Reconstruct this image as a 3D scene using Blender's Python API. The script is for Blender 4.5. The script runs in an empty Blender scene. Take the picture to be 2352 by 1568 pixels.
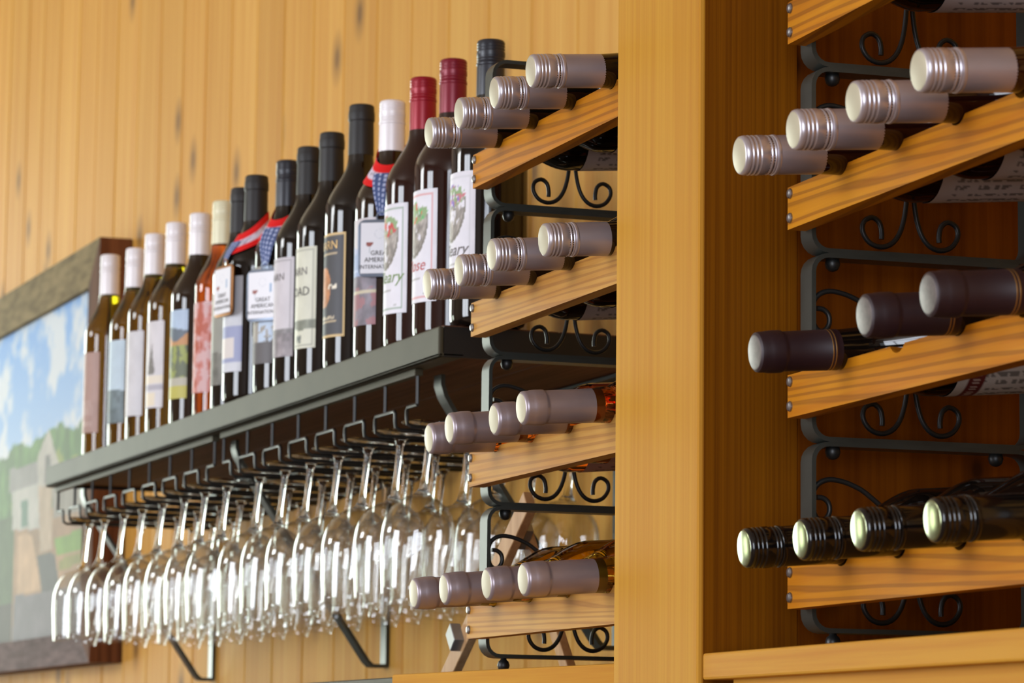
import bpy, bmesh, math, random
import numpy as np
from mathutils import Vector, Matrix

random.seed(7)
S = bpy.context.scene
COL = S.collection
R = math.radians
Z0 = 1.55            # height of the camera above the floor; "rel" heights below are added to it
YW = 1.45            # face of the back wall


def lin(c):
    out = []
    for v in c:
        v = v / 255.0
        out.append(v / 12.92 if v <= 0.04045 else ((v + 0.055) / 1.055) ** 2.4)
    return tuple(out)


# ------------------------------------------------------------------ camera
YAW, PITCH, ROLL = R(20.6387), R(7.3221), R(0.6362)
fwd = Vector((-math.cos(YAW) * math.cos(PITCH), math.sin(YAW) * math.cos(PITCH), math.sin(PITCH)))
rgt = Vector((math.sin(YAW), math.cos(YAW), 0))
up = rgt.cross(fwd)
r2 = rgt * math.cos(ROLL) + up * math.sin(ROLL)
u2 = up * math.cos(ROLL) - rgt * math.sin(ROLL)
cam = bpy.data.cameras.new('camera')
cam.sensor_width = 22.3
cam.lens = 22.3 * 7603.0 / 2352.0
cam.clip_start = 0.05
cam.dof.use_dof = True
cam.dof.focus_distance = 2.8
cam.dof.aperture_fstop = 10.5
camo = bpy.data.objects.new('camera', cam)
camo.matrix_world = Matrix(((r2.x, u2.x, -fwd.x, 0), (r2.y, u2.y, -fwd.y, 0), (r2.z, u2.z, -fwd.z, Z0), (0, 0, 0, 1)))
COL.objects.link(camo)
S.camera = camo

# ------------------------------------------------------------------ world, daylight, exposure
S.view_settings.view_transform = 'Standard'
S.view_settings.look = 'None'
S.view_settings.gamma = 1.0
S.view_settings.use_curve_mapping = False
S.view_settings.exposure = 0.12
S.cycles.max_bounces = 14
S.cycles.diffuse_bounces = 4
S.cycles.glossy_bounces = 5
S.cycles.transmission_bounces = 10
S.cycles.transparent_max_bounces = 64
S.cycles.caustics_reflective = False
S.cycles.caustics_refractive = False
S.cycles.blur_glossy = 0.6
S.cycles.use_denoising = True
S.cycles.sample_clamp_indirect = 6.0

world = bpy.data.worlds.new('overcast_sky')
S.world = world
world.use_nodes = True
world.node_tree.nodes['Background'].inputs[0].default_value = (0.85, 0.92, 1.0, 1)
world.node_tree.nodes['Background'].inputs[1].default_value = 1.0

# windows of the room: (name, centre, size_x, size_y, direction the light travels, colour, watts)
WINDOWS = [
    ('window_1', (-9.42, 0.35, Z0 + 0.70), 1.9, 2.0, (1, 0, 0), (0.90, 1.0, 0.88), 100),
    ('window_2', (-9.42, -2.55, Z0 + 0.30), 1.2, 1.4, (1, 0, 0), (0.88, 1.0, 0.80), 28),
    ('window_3', (-3.45, -4.42, Z0 + 0.65), 1.9, 2.5, (0, 1, 0), (0.90, 0.95, 1.03), 176),
    ('window_4', (-7.3, -4.42, Z0 + 2.1), 1.8, 0.8, (0, 1, 0), (0.97, 1.0, 1.0), 60),
    ('window_5', (2.92, -1.9, Z0 + 0.85), 3.2, 2.0, (-1, 0, 0), (0.87, 0.94, 1.06), 195),
]
for nm, c, sx, sy, d, colr, w in WINDOWS:
    L = bpy.data.lights.new('daylight_' + nm, 'AREA')
    L.shape = 'RECTANGLE'
    L.size, L.size_y = sx, sy
    L.energy = w
    L.color = colr
    lo = bpy.data.objects.new('daylight_' + nm, L)
    lo.location = c
    lo.rotation_euler = Vector(d).to_track_quat('-Z', 'Z').to_euler()
    COL.objects.link(lo)


# ------------------------------------------------------------------ node helpers
def new_mat(name):
    m = bpy.data.materials.new(name)
    m.use_nodes = True
    nt = m.node_tree
    return m, nt, nt.nodes['Principled BSDF']


def setp(b, **k):
    names = dict(base='Base Color', rough='Roughness', metal='Metallic', spec='Specular IOR Level',
                 coat='Coat Weight', coat_rough='Coat Roughness', trans='Transmission Weight', ior='IOR')
    for a, v in k.items():
        s = b.inputs[names[a]]
        s.default_value = tuple(v) + (1,) if a == 'base' else v


def ramp(nt, stops, fac):
    n = nt.nodes.new('ShaderNodeValToRGB')
    el = n.color_ramp.elements
    while len(el) < len(stops):
        el.new(0.5)
    for e, (p, c) in zip(el, stops):
        e.position = p
        e.color = tuple(c) + (1,) if len(c) == 3 else c
    nt.links.new(fac, n.inputs[0])
    return n.outputs[0]


def mixc(nt, kind, fac, a, b):
    n = nt.nodes.new('ShaderNodeMix')
    n.data_type = 'RGBA'
    n.blend_type = kind
    for s, v in ((n.inputs[0], fac), (n.inputs[6], a), (n.inputs[7], b)):
        if hasattr(v, 'is_output'):
            nt.links.new(v, s)
        elif isinstance(v, (int, float)):
            s.default_value = v
        else:
            s.default_value = tuple(v) + (1,)
    return n.outputs[2]


def coords(nt, scale, seed=31.0):
    tc = nt.nodes.new('ShaderNodeTexCoord')
    oi = nt.nodes.new('ShaderNodeObjectInfo')
    mul = nt.nodes.new('ShaderNodeVectorMath')
    mul.operation = 'SCALE'
    mul.inputs[0].default_value = (seed, seed * 0.71, seed * 1.37)
    nt.links.new(oi.outputs['Random'], mul.inputs['Scale'])
    add = nt.nodes.new('ShaderNodeVectorMath')
    nt.links.new(tc.outputs['Object'], add.inputs[0])
    nt.links.new(mul.outputs[0], add.inputs[1])
    mp = nt.nodes.new('ShaderNodeMapping')
    mp.inputs['Scale'].default_value = scale
    nt.links.new(add.outputs[0], mp.inputs[0])
    return mp.outputs[0], oi


def noise(nt, vec, scale, detail=4, rough=0.55, dist=0.0):
    n = nt.nodes.new('ShaderNodeTexNoise')
    n.inputs['Scale'].default_value = scale
    n.inputs['Detail'].default_value = detail
    n.inputs['Roughness'].default_value = rough
    n.inputs['Distortion'].default_value = dist
    nt.links.new(vec, n.inputs['Vector'])
    return n.outputs['Fac']


def wood(name, light, dark, grain, broad_scale=(9, 9, 0.5), fine_scale=(160, 160, 3), fine=0.25, vary=0.0,
         rings=None, ring_col=None, ring_amt=0.6, knots=None, rough=0.5, coat=0.0, knot_axis=0, knot_col=(112, 82, 52)):
    """Procedural timber; grain runs along the axis with the small scale."""
    if 'panel' not in name and 'barn' not in name and 'shelf' not in name:
        light, dark = [tuple(x * 0.87 for x in c) for c in (light, dark)]
    m, nt, b = new_mat(name)
    v, oi = coords(nt, broad_scale)
    broad = noise(nt, v, 1.0, 4, 0.5, 0.6)
    c = ramp(nt, [(0.30, lin(dark)), (0.70, lin(light))], broad)
    v2, _ = coords(nt, fine_scale, 17.0)
    f = noise(nt, v2, 1.0, 3, 0.6)
    fc = ramp(nt, [(0.35, lin(grain)), (0.62, (1, 1, 1))], f)
    c = mixc(nt, 'MULTIPLY', fine, c, fc)
    if rings:
        v3, _ = coords(nt, rings, 23.0)
        w = nt.nodes.new('ShaderNodeTexWave')
        w.wave_type = 'BANDS'
        w.bands_direction = 'DIAGONAL'
        w.inputs['Scale'].default_value = 1.0
        w.inputs['Distortion'].default_value = 9.0
        w.inputs['Detail'].default_value = 1.5
        w.inputs['Detail Scale'].default_value = 0.55
        nt.links.new(v3, w.inputs['Vector'])
        rf = ramp(nt, [(0.0, (0, 0, 0)), (0.55, (0.08, 0.08, 0.08)), (0.88, (1, 1, 1)), (1.0, (0.8, 0.8, 0.8))], w.outputs['Fac'])
        k = nt.nodes.new('ShaderNodeMath')
        k.operation = 'MULTIPLY'
        k.inputs[1].default_value = ring_amt
        nt.links.new(rf, k.inputs[0])
        c = mixc(nt, 'MIX', k.outputs[0], c, lin(ring_col))
    if knots:
        v4, _ = coords(nt, knots, 41.0)
        vo = nt.nodes.new('ShaderNodeTexVoronoi')
        vo.voronoi_dimensions = '2D'
        vo.inputs['Scale'].default_value = 1.0
        sp = nt.nodes.new('ShaderNodeSeparateXYZ')
        cb = nt.nodes.new('ShaderNodeCombineXYZ')
        nt.links.new(v4, sp.inputs[0])
        nt.links.new(sp.outputs[knot_axis], cb.inputs[0])
        nt.links.new(sp.outputs[2], cb.inputs[1])
        nt.links.new(cb.outputs[0], vo.inputs['Vector'])
        kf = ramp(nt, [(0.022, (.85, .85, .85)), (0.045, (0.5, 0.5, 0.5)), (0.11, (0, 0, 0))], vo.outputs['Distance'])
        c = mixc(nt, 'MIX', kf, c, lin(knot_col))
    if vary:
        h = nt.nodes.new('ShaderNodeHueSaturation')
        mr = nt.nodes.new('ShaderNodeMapRange')
        mr.inputs['To Min'].default_value = 1 - vary
        mr.inputs['To Max'].default_value = 1 + vary
        nt.links.new(oi.outputs['Random'], mr.inputs['Value'])
        nt.links.new(mr.outputs[0], h.inputs['Value'])
        nt.links.new(c, h.inputs['Color'])
        c = h.outputs[0]
    nt.links.new(c, b.inputs['Base Color'])
    setp(b, rough=rough, coat=coat, coat_rough=0.25, spec=0.1)
    bp = nt.nodes.new('ShaderNodeBump')
    bp.inputs['Strength'].default_value = 0.15
    bp.inputs['Distance'].default_value = 0.0006
    nt.links.new(f, bp.inputs['Height'])
    nt.links.new(bp.outputs[0], b.inputs['Normal'])
    return m


def plain(name, base, rough=0.5, metal=0.0, spec=0.5, coat=0.0, mottle=0.12, scale=30.0):
    m, nt, b = new_mat(name)
    v, _ = coords(nt, (scale, scale, scale))
    f = noise(nt, v, 1.0, 3)
    c0 = lin(base)
    lo = tuple(x * (1 - mottle) for x in c0)
    hi = tuple(min(1, x * (1 + mottle)) for x in c0)
    c = ramp(nt, [(0.3, lo), (0.7, hi)], f)
    nt.links.new(c, b.inputs['Base Color'])
    setp(b, rough=rough, metal=metal, spec=spec, coat=coat, coat_rough=0.08)
    return m


def glassy(name, base, rough=0.02, ior=1.5):
    m, nt, b = new_mat(name)
    setp(b, base=lin(base), rough=rough, trans=1.0, ior=ior)
    return m


def painted(name, rough=0.55, coat=0.0, metal=0.0):
    """flat print: the colours come from the colour attribute 'print'"""
    m, nt, b = new_mat(name)
    a = nt.nodes.new('ShaderNodeAttribute')
    a.attribute_name = 'print'
    nt.links.new(a.outputs['Color'], b.inputs['Base Color'])
    setp(b, rough=rough, coat=coat, metal=metal)
    return m


def thin_glass(name):
    m, nt, b = new_mat(name)
    nt.nodes.remove(b)
    out = nt.nodes['Material Output']
    lw = nt.nodes.new('ShaderNodeLayerWeight')
    lw.inputs['Blend'].default_value = 0.5
    p = nt.nodes.new('ShaderNodeMath'); p.operation = 'POWER'
    p.inputs[1].default_value = 3.2
    nt.links.new(lw.outputs['Facing'], p.inputs[0])
    mr = nt.nodes.new('ShaderNodeMapRange')
    mr.inputs['To Min'].default_value = 0.055
    mr.inputs['To Max'].default_value = 0.68
    nt.links.new(p.outputs[0], mr.inputs['Value'])
    tr = nt.nodes.new('ShaderNodeBsdfTransparent')
    tr.inputs[0].default_value = (0.99, 0.992, 0.99, 1)
    gl = nt.nodes.new('ShaderNodeBsdfAnisotropic')
    gl.inputs['Roughness'].default_value = 0.02
    mx = nt.nodes.new('ShaderNodeMixShader')
    nt.links.new(mr.outputs[0], mx.inputs[0])
    nt.links.new(tr.outputs[0], mx.inputs[1])
    nt.links.new(gl.outputs[0], mx.inputs[2])
    nt.links.new(mx.outputs[0], out.inputs[0])
    return m


M = {}
M['wall'] = wood('pine_wall_boards', (240, 184, 92), (228, 168, 76), (214, 164, 104), (9, 9, 0.35), (60, 60, 1.2), 0.3,
                 vary=0.06, knots=(3.4, 3.4, 2.3), rough=0.65)
M['gap'] = plain('wall_backing', (120, 72, 26), 0.8)
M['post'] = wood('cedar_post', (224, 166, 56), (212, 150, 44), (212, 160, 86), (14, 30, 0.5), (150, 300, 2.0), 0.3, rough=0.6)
M['panel'] = wood('cedar_shaded_side_panel', (136, 82, 7), (124, 70, 4), (130, 84, 30), (14, 16, 0.6), (420, 420, 2.0), 0.42, rough=0.45, coat=0.05)  # dark board tone, deepened further to carry the shade on this side
M['panel2'] = wood('cedar_shaded_back_panel', (132, 72, 6), (114, 58, 4), (140, 86, 34), (5, 9, 0.9), (60, 120, 2.0), 0.4,
                   knots=(3.0, 7.0, 5.0), rough=0.45, knot_axis=1, knot_col=(44, 18, 6))  # knotty board; shade of the niche is mixed into its brown
M['rail'] = wood('rack_pine', (232, 156, 30), (218, 138, 22), (210, 140, 56), (2.0, 40, 24), (4, 200, 160), 0.3,
                 rings=(3.6, 30, 75), ring_col=(122, 70, 22), ring_amt=0.62, rough=0.55)
M['rail_pale'] = wood('rack_pale_pine', (232, 178, 92), (222, 162, 76), (214, 164, 104), (2.0, 30, 22), (4, 160, 140), 0.35,
                      rings=(3.0, 30, 95), ring_col=(150, 98, 52), ring_amt=0.6, rough=0.55)
M['counter'] = wood('counter_pine', (230, 170, 56), (218, 152, 46), (212, 158, 80), (1.2, 12, 22), (3, 100, 160), 0.35, rough=0.6)
M['iron'] = plain('black_iron', (26, 26, 25), 0.42, 0.0, 0.5, mottle=0.2)
M['flat_iron'] = plain('black_flat_bar', (62, 65, 60), 0.38, 0.35, 0.5, mottle=0.15)
M['steel'] = plain('weathered_steel', (68, 64, 50), 0.55, 0.1, 0.2, mottle=0.12, scale=12)
M['steel_dark'] = plain('shelf_black_steel', (22, 20, 18), 0.5, 0.0, 0.4)
M['shelf_wood'] = wood('shelf_brown_boards', (112, 74, 54), (92, 58, 42), (90, 64, 50), (0.8, 14, 20), (3, 120, 120), 0.4, rough=0.6)
M['screw'] = plain('zinc_screw', (150, 148, 150), 0.3, 0.9)
M['barn_top'] = wood('grey_barnwood', (150, 132, 94), (122, 106, 72), (110, 100, 80), (2, 14, 14), (14, 60, 60), 0.5, rough=0.8)
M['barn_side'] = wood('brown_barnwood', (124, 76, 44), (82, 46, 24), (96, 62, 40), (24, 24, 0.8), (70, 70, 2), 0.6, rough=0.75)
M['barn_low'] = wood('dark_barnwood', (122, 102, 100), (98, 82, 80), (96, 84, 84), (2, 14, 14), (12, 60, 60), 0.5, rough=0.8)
M['dark_glass'] = plain('dark_wine_glass', (16, 11, 8), 0.05, 0.0, 0.5, coat=0.15, mottle=0.05)
M['brown_glass'] = plain('brown_wine_glass', (34, 20, 9), 0.05, 0.0, 0.5, coat=0.15, mottle=0.05)
M['red_glass'] = plain('red_wine_glass', (36, 11, 7), 0.05, 0.0, 0.5, coat=0.15, mottle=0.05)
M['olive_glass'] = glassy('white_wine_olive_glass', (128, 114, 14))
M['golden_glass'] = glassy('white_wine_golden_glass', (232, 200, 70))
M['rose_glass'] = glassy('rose_wine_glass', (255, 150, 66))
M['silver'] = plain('satin_silver_capsule', (200, 194, 202), 0.34, 0.75, 0.5, mottle=0.05)
M['silver_skirt'] = plain('mauve_silver_skirt', (170, 162, 170), 0.42, 0.65, 0.5, mottle=0.05)
M['cap_face'] = plain('cream_cap_face', (178, 168, 144), 0.45, 0.3, 0.4, mottle=0.03)
M['foil'] = plain('mauve_foil', (162, 150, 156), 0.38, 0.65, 0.5, mottle=0.06)
M['burgundy'] = plain('burgundy_foil', (38, 18, 25), 0.5, 0.1, 0.5, mottle=0.08)
M['burgundy_face'] = plain('burgundy_foil_top', (86, 74, 72), 0.4, 0.4, 0.5, mottle=0.25, scale=200)
M['gold'] = plain('gold_line', (150, 112, 60), 0.4, 0.6)
M['black_cap'] = plain('black_gloss_cap', (12, 10, 10), 0.16, 0.0, 0.5, coat=0.1)
M['green_reflection'] = plain('green_reflection_cap_top', (150, 156, 118), 0.2, 1.0, mottle=0.02)  # green of the reflected outdoors is put into the base colour
M['white_cap'] = plain('white_capsule', (236, 232, 236), 0.4, 0.1, 0.5, mottle=0.03)
M['cream_cap'] = plain('cream_capsule', (226, 222, 190), 0.42, 0.05, 0.5, mottle=0.03)
M['black_foil'] = plain('matt_black_capsule', (34, 32, 32), 0.5, 0.0, 0.4, mottle=0.05)
M['navy_cap'] = plain('blue_black_capsule', (40, 42, 50), 0.35, 0.1, 0.5, mottle=0.05)
M['red_cap'] = plain('red_capsule', (150, 18, 40), 0.35, 0.2, 0.5, mottle=0.05)
M['wine_cap'] = plain('wine_red_capsule', (126, 22, 44), 0.35, 0.2, 0.5, mottle=0.05)
M['print'] = painted('printed_label', 0.5)
M['canvas'] = painted('painted_canvas', 0.7)
M['cloth'] = painted('printed_ribbon', 0.7)
M['ink'] = plain('dark_ink', (70, 66, 66), 0.6)
M['ink_pale'] = plain('pale_grey_ink', (118, 112, 112), 0.6)
M['ink_gold'] = plain('gold_ink', (206, 170, 110), 0.45, 0.3)
M['ink_green'] = plain('green_ink', (128, 156, 96), 0.6)
M['ink_red'] = plain('red_ink', (190, 96, 96), 0.6)
M['rim_blue'] = plain('blue_grey_medal_rim', (120, 130, 146), 0.35, 0.5)
M['rim_gold'] = plain('bronze_medal_rim', (168, 116, 70), 0.35, 0.5)
M['bowl'] = thin_glass('clear_thin_glass')
M['stem'] = glassy('clear_solid_glass', (250, 252, 250), 0.0, 1.48)
M['floor'] = wood('floor_boards', (176, 146, 116), (156, 124, 96), (90, 64, 44), (0.6, 8, 8), (2, 60, 60), 0.4, rough=0.5)
M['ceiling'] = plain('ceiling_boards', (190, 176, 160), 0.7)
M['roomwall'] = plain('room_plaster', (172, 160, 152), 0.7)
M['trim'] = plain('window_frame_brown', (96, 66, 42), 0.5)
M['easel'] = wood('easel_wood', (226, 184, 136), (208, 162, 116), (176, 136, 96), (20, 20, 1.5), (100, 100, 3), 0.4, rough=0.5)
M['clamp'] = plain('grey_clamp', (138, 136, 134), 0.4, 0.5)


# ------------------------------------------------------------------ mesh helpers
class MB:
    def __init__(self):
        self.v, self.f, self.mi = [], [], []

    def add(self, vs, fs, mi=0):
        o = len(self.v)
        self.v += [tuple(x) for x in vs]
        self.f += [tuple(i + o for i in q) for q in fs]
        self.mi += [mi] * len(fs)

    def box(self, a, b, mi=0):
        (x0, y0, z0), (x1, y1, z1) = a, b
        vs = [(x, y, z) for x in (x0, x1) for y in (y0, y1) for z in (z0, z1)]
        self.add(vs, [(0, 1, 3, 2), (4, 6, 7, 5), (0, 4, 5, 1), (2, 3, 7, 6), (0, 2, 6, 4), (1, 5, 7, 3)], mi)

    def lathe(self, prof, n=32, mi=None, cap0=True, cap1=True, ripple=None):
        """prof: (r, z) list; mi: material index per segment"""
        o = len(self.v)
        vs = []
        for j, (r, z) in enumerate(prof):
            for i in range(n):
                rr = r + (ripple.get(j, 0) * (1 if i % 2 else -1) if ripple else 0)
                a = 2 * math.pi * i / n
                vs.append((rr * math.cos(a), rr * math.sin(a), z))
        self.v += vs
        for j in range(len(prof) - 1):
            for i in range(n):
                k = (i + 1) % n
                self.f.append((o + j * n + i, o + j * n + k, o + (j + 1) * n + k, o + (j + 1) * n + i))
                self.mi.append(mi[j] if mi else 0)
        if cap0:
            self.f.append(tuple(o + i for i in reversed(range(n))))
            self.mi.append(mi[0] if mi else 0)
        if cap1:
            e = o + (len(prof) - 1) * n
            self.f.append(tuple(e + i for i in range(n)))
            self.mi.append(mi[-1] if mi else 0)

    def tube(self, pts, r, n=8, closed=False, mi=0):
        pts = [Vector(p) for p in pts]
        N = len(pts)
        rings = []
        nrm = None
        for i, p in enumerate(pts):
            if closed:
                t = pts[(i + 1) % N] - pts[i - 1]
            else:
                t = pts[min(i + 1, N - 1)] - pts[max(i - 1, 0)]
            t.normalize()
            if nrm is None:
                nrm = t.orthogonal().normalized()
            nrm = (nrm - t * nrm.dot(t)).normalized()
            bn = t.cross(nrm)
            rr = r[i] if isinstance(r, (list, tuple)) else r
            rings.append([p + nrm * (rr * math.cos(2 * math.pi * k / n)) + bn * (rr * math.sin(2 * math.pi * k / n)) for k in range(n)])
        o = len(self.v)
        for q in rings:
            self.v += [tuple(x) for x in q]
        for i in range(N if closed else N - 1):
            a, b = o + i * n, o + ((i + 1) % N) * n
            for k in range(n):
                k2 = (k + 1) % n
                self.f.append((a + k, a + k2, b + k2, b + k))
                self.mi.append(mi)
        if not closed:
            self.f.append(tuple(o + k for k in reversed(range(n))))
            self.f.append(tuple(o + (N - 1) * n + k for k in range(n)))
            self.mi += [mi, mi]

    def strap(self, pts, width, thick, axis=(1, 0, 0), closed=False, mi=0):
        """flat bar bent along pts (in a plane normal to axis); width along axis"""
        ax = Vector(axis).normalized()
        pts = [Vector(p) for p in pts]
        N = len(pts)
        o = len(self.v)
        for i, p in enumerate(pts):
            if closed:
                t = pts[(i + 1) % N] - pts[i - 1]
            else:
                t = pts[min(i + 1, N - 1)] - pts[max(i - 1, 0)]
            nn = t.normalized().cross(ax) * (thick / 2)
            w = ax * (width / 2)
            for q in (p + nn + w, p + nn - w, p - nn - w, p - nn + w):
                self.v.append(tuple(q))
        for i in range(N if closed else N - 1):
            a, b = o + i * 4, o + ((i + 1) % N) * 4
            for k in range(4):
                k2 = (k + 1) % 4
                self.f.append((a + k, b + k, b + k2, a + k2))
                self.mi.append(mi)
        if not closed:
            self.f.append((o, o + 1, o + 2, o + 3))
            e = o + (N - 1) * 4
            self.f.append((e + 3, e + 2, e + 1, e))
            self.mi += [mi, mi]

    def prism(self, poly, d0, d1, plane='xz', mi=0):
        """extrude a polygon given in xz (along y), xy (along z) or yz (along x)"""
        n = len(poly)

        def P(a, b, d):
            return (a, d, b) if plane == 'xz' else ((a, b, d) if plane == 'xy' else (d, a, b))
        vs = [P(a, b, d0) for a, b in poly] + [P(a, b, d1) for a, b in poly]
        fs = [tuple(range(n)), tuple(range(2 * n - 1, n - 1, -1))]
        fs += [(i, i + n, (i + 1) % n + n, (i + 1) % n) for i in range(n)]
        self.add(vs, fs, mi)

    def mesh(self, name, mats, smooth=30, bevel=0.0, fix=True):
        me = bpy.data.meshes.new(name)
        me.from_pydata(self.v, [], self.f)
        for m in (mats if isinstance(mats, (list, tuple)) else [mats]):
            me.materials.append(m)
        me.polygons.foreach_set('material_index', self.mi)
        if fix or bevel:
            bm = bmesh.new()
            bm.from_mesh(me)
            if fix:
                bmesh.ops.recalc_face_normals(bm, faces=bm.faces)
            if bevel:
                bmesh.ops.bevel(bm, geom=[e for e in bm.edges if e.calc_face_angle(0) > 0.5], offset=bevel, segments=2, affect='EDGES', profile=0.5)
            bm.to_mesh(me)
            bm.free()
        if smooth:
            me.polygons.foreach_set('use_smooth', [True] * len(me.polygons))
            me.set_sharp_from_angle(angle=R(smooth))
        me.update()
        return me

    def obj(self, name, mats, parent=None, smooth=30, bevel=0.0, fix=True):
        return link(name, self.mesh(name, mats, smooth, bevel, fix), parent)


def link(name, me, parent=None):
    o = bpy.data.objects.new(name, me)
    COL.objects.link(o)
    if parent is not None:
        o.parent = parent
    return o


def thing(name, label, cat, loc=(0, 0, 0), rot=None, group=None):
    o = bpy.data.objects.new(name, None)
    o.empty_display_size = 0.05
    COL.objects.link(o)
    o.location = loc
    if rot is not None:
        o.rotation_mode = 'QUATERNION'
        o.rotation_quaternion = rot
    o['label'] = label
    o['category'] = cat
    if group:
        o['group'] = group
    return o


def structure(o):
    o['kind'] = 'structure'
    return o


def copy_tree(src, parent=None):
    c = src.copy()
    COL.objects.link(c)
    if parent is not None:
        c.parent = parent
    for ch in KIDS.get(src.name, []):
        copy_tree(ch, c)
    return c


KIDS = {}


def remember(root):
    for o in bpy.data.objects:
        if o.parent is not None:
            KIDS.setdefault(o.parent.name, [])
            if o not in KIDS[o.parent.name]:
                KIDS[o.parent.name].append(o)


# printed surfaces: a fine grid with painted vertex colours
def value_noise(x, y, seed=0):
    xi, yi = np.floor(x).astype(int), np.floor(y).astype(int)
    fx, fy = x - xi, y - yi
    fx, fy = fx * fx * (3 - 2 * fx), fy * fy * (3 - 2 * fy)

    def h(a, b):
        n = (a * 374761393 + b * 668265263 + seed * 974711) & 0x7fffffff
        n = ((n ^ (n >> 13)) * 1274126177) & 0x7fffffff
        return (n & 0xffff) / 65535.0
    return (h(xi, yi) * (1 - fx) + h(xi + 1, yi) * fx) * (1 - fy) + (h(xi, yi + 1) * (1 - fx) + h(xi + 1, yi + 1) * fx) * fy


def fbm(x, y, seed=0, o=4):
    t, a, s = 0, 0.5, 0
    for i in range(o):
        t = t + a * value_noise(x * 2 ** i, y * 2 ** i, seed + i)
        s += a
        a *= 0.5
    return t / s


def inside(poly, x, y):
    r = np.zeros(x.shape, bool)
    n = len(poly)
    for i in range(n):
        (x0, y0), (x1, y1) = poly[i], poly[(i + 1) % n]
        if y0 == y1:
            continue
        c = ((y0 > y) != (y1 > y)) & (x < (x1 - x0) * (y - y0) / (y1 - y0) + x0)
        r ^= c
    return r


def grid_mesh(name, nu, nv, place, painter, mat):
    """place(U,V)->xyz arrays, painter(U,V)->sRGB 0..255 array (N,3)"""
    u, v = np.meshgrid(np.linspace(0, 1, nu + 1), np.linspace(0, 1, nv + 1))
    u, v = u.ravel(), v.ravel()
    x, y, z = place(u, v)
    vs = np.stack([x, y, z], 1)
    w = nu + 1
    fs = [(j * w + i, j * w + i + 1, (j + 1) * w + i + 1, (j + 1) * w + i) for j in range(nv) for i in range(nu)]
    me = bpy.data.meshes.new(name)
    me.from_pydata(vs.tolist(), [], fs)
    c = np.clip(painter(u, v) / 255.0, 0, 1)
    c = np.where(c <= 0.04045, c / 12.92, ((c + 0.055) / 1.055) ** 2.4)
    at = me.color_attributes.new('print', 'FLOAT_COLOR', 'POINT')
    at.data.foreach_set('color', np.concatenate([c, np.ones((len(c), 1))], 1).ravel().astype(np.float32))
    me.materials.append(mat)
    me.polygons.foreach_set('use_smooth', [True] * len(me.polygons))
    me.update()
    return me


def text_mesh(txt, size, mat, shear=0.0, bend=None, name='lettering', align='CENTER', extrude=0.0002):
    """text as a mesh; bend(x, z) -> xyz maps the flat letters onto a surface"""
    cu = bpy.data.curves.new('lettering', 'FONT')
    cu.body = txt
    cu.size = size
    cu.shear = shear
    cu.align_x = align
    cu.resolution_u = 2
    tmp = bpy.data.objects.new('lettering_tmp', cu)
    COL.objects.link(tmp)
    dg = bpy.context.evaluated_depsgraph_get()
    me = bpy.data.meshes.new_from_object(tmp.evaluated_get(dg))
    bpy.data.objects.remove(tmp)
    bpy.data.curves.remove(cu)
    me.name = name
    if bend:
        for vv in me.vertices:
            vv.co = bend(vv.co.x, vv.co.y)
    me.materials.clear()
    me.materials.append(mat)
    return me


# ------------------------------------------------------------------ room shell
X0, X1, YF, ZC = -9.5, 3.0, -4.5, 3.9


def shell(name, a, b, m):
    mb = MB()
    mb.box(a, b)
    return structure(mb.obj(name, m, smooth=0))


shell('floor', (X0 - .1, YF - .1, -0.1), (X1 + .1, YW + .1, 0), M['floor'])
shell('ceiling', (X0 - .1, YF - .1, ZC), (X1 + .1, YW + .1, ZC + .1), M['ceiling'])


def wall_with_holes(name, plane, at, thick, lo, hi, holes, m):
    """plane 'x' or 'y'; lo/hi the extent along the wall; holes (c0,c1,z0,z1)"""
    mb = MB()

    def bx(a0, a1, z0, z1):
        if a1 - a0 < 1e-4 or z1 - z0 < 1e-4:
            return
        if plane == 'x':
            mb.box((at, a0, z0), (at + thick, a1, z1))
        else:
            mb.box((a0, at, z0), (a1, at + thick, z1))
    c = lo
    for h0, h1, z0, z1 in sorted(holes):
        bx(c, h0, 0, ZC)
        bx(h0, h1, 0, z0)
        bx(h0, h1, z1, ZC)
        c = h1
    bx(c, hi, 0, ZC)
    return structure(mb.obj(name, m, smooth=0))


holes_left, holes_front, holes_right = [], [], []
for i, (nm, c, sx, sy, d, colr, w) in enumerate(WINDOWS):
    if d[0]:
        (holes_left if d[0] > 0 else holes_right).append((c[1] - sx / 2, c[1] + sx / 2, c[2] - sy / 2, c[2] + sy / 2))
    else:
        holes_front.append((c[0] - sx / 2, c[0] + sx / 2, c[2] - sy / 2, c[2] + sy / 2))
wall_with_holes('wall_left', 'x', X0 - .1, .1, YF, YW, holes_left, M['roomwall'])
wall_with_holes('wall_front', 'y', YF - .1, .1, X0, X1, holes_front, M['roomwall'])
wall_with_holes('wall_right', 'x', X1, .1, YF, YW, holes_right, M['roomwall'])
for i, (nm, c, sx, sy, d, colr, w) in enumerate(WINDOWS):
    mb = MB()
    a, t, dp = sx / 2, 0.05, 0.06
    b = sy / 2

    def bx(u0, u1, v0, v1):
        if d[0]:
            xa = X0 - .04 if d[0] > 0 else X1 - .12
            mb.box((xa, c[1] + u0, c[2] + v0), (xa + .16, c[1] + u1, c[2] + v1))
        else:
            mb.box((c[0] + u0, YF - .04, c[2] + v0), (c[0] + u1, YF + .12, c[2] + v1))
    bx(-a - t, -a, -b - t, b + t); bx(a, a + t, -b - t, b + t)
    bx(-a, a, b, b + t); bx(-a, a, -b - t, -b)
    bx(-0.025, 0.025, -b, b)
    structure(mb.obj(nm, M['trim'], smooth=0))

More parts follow.
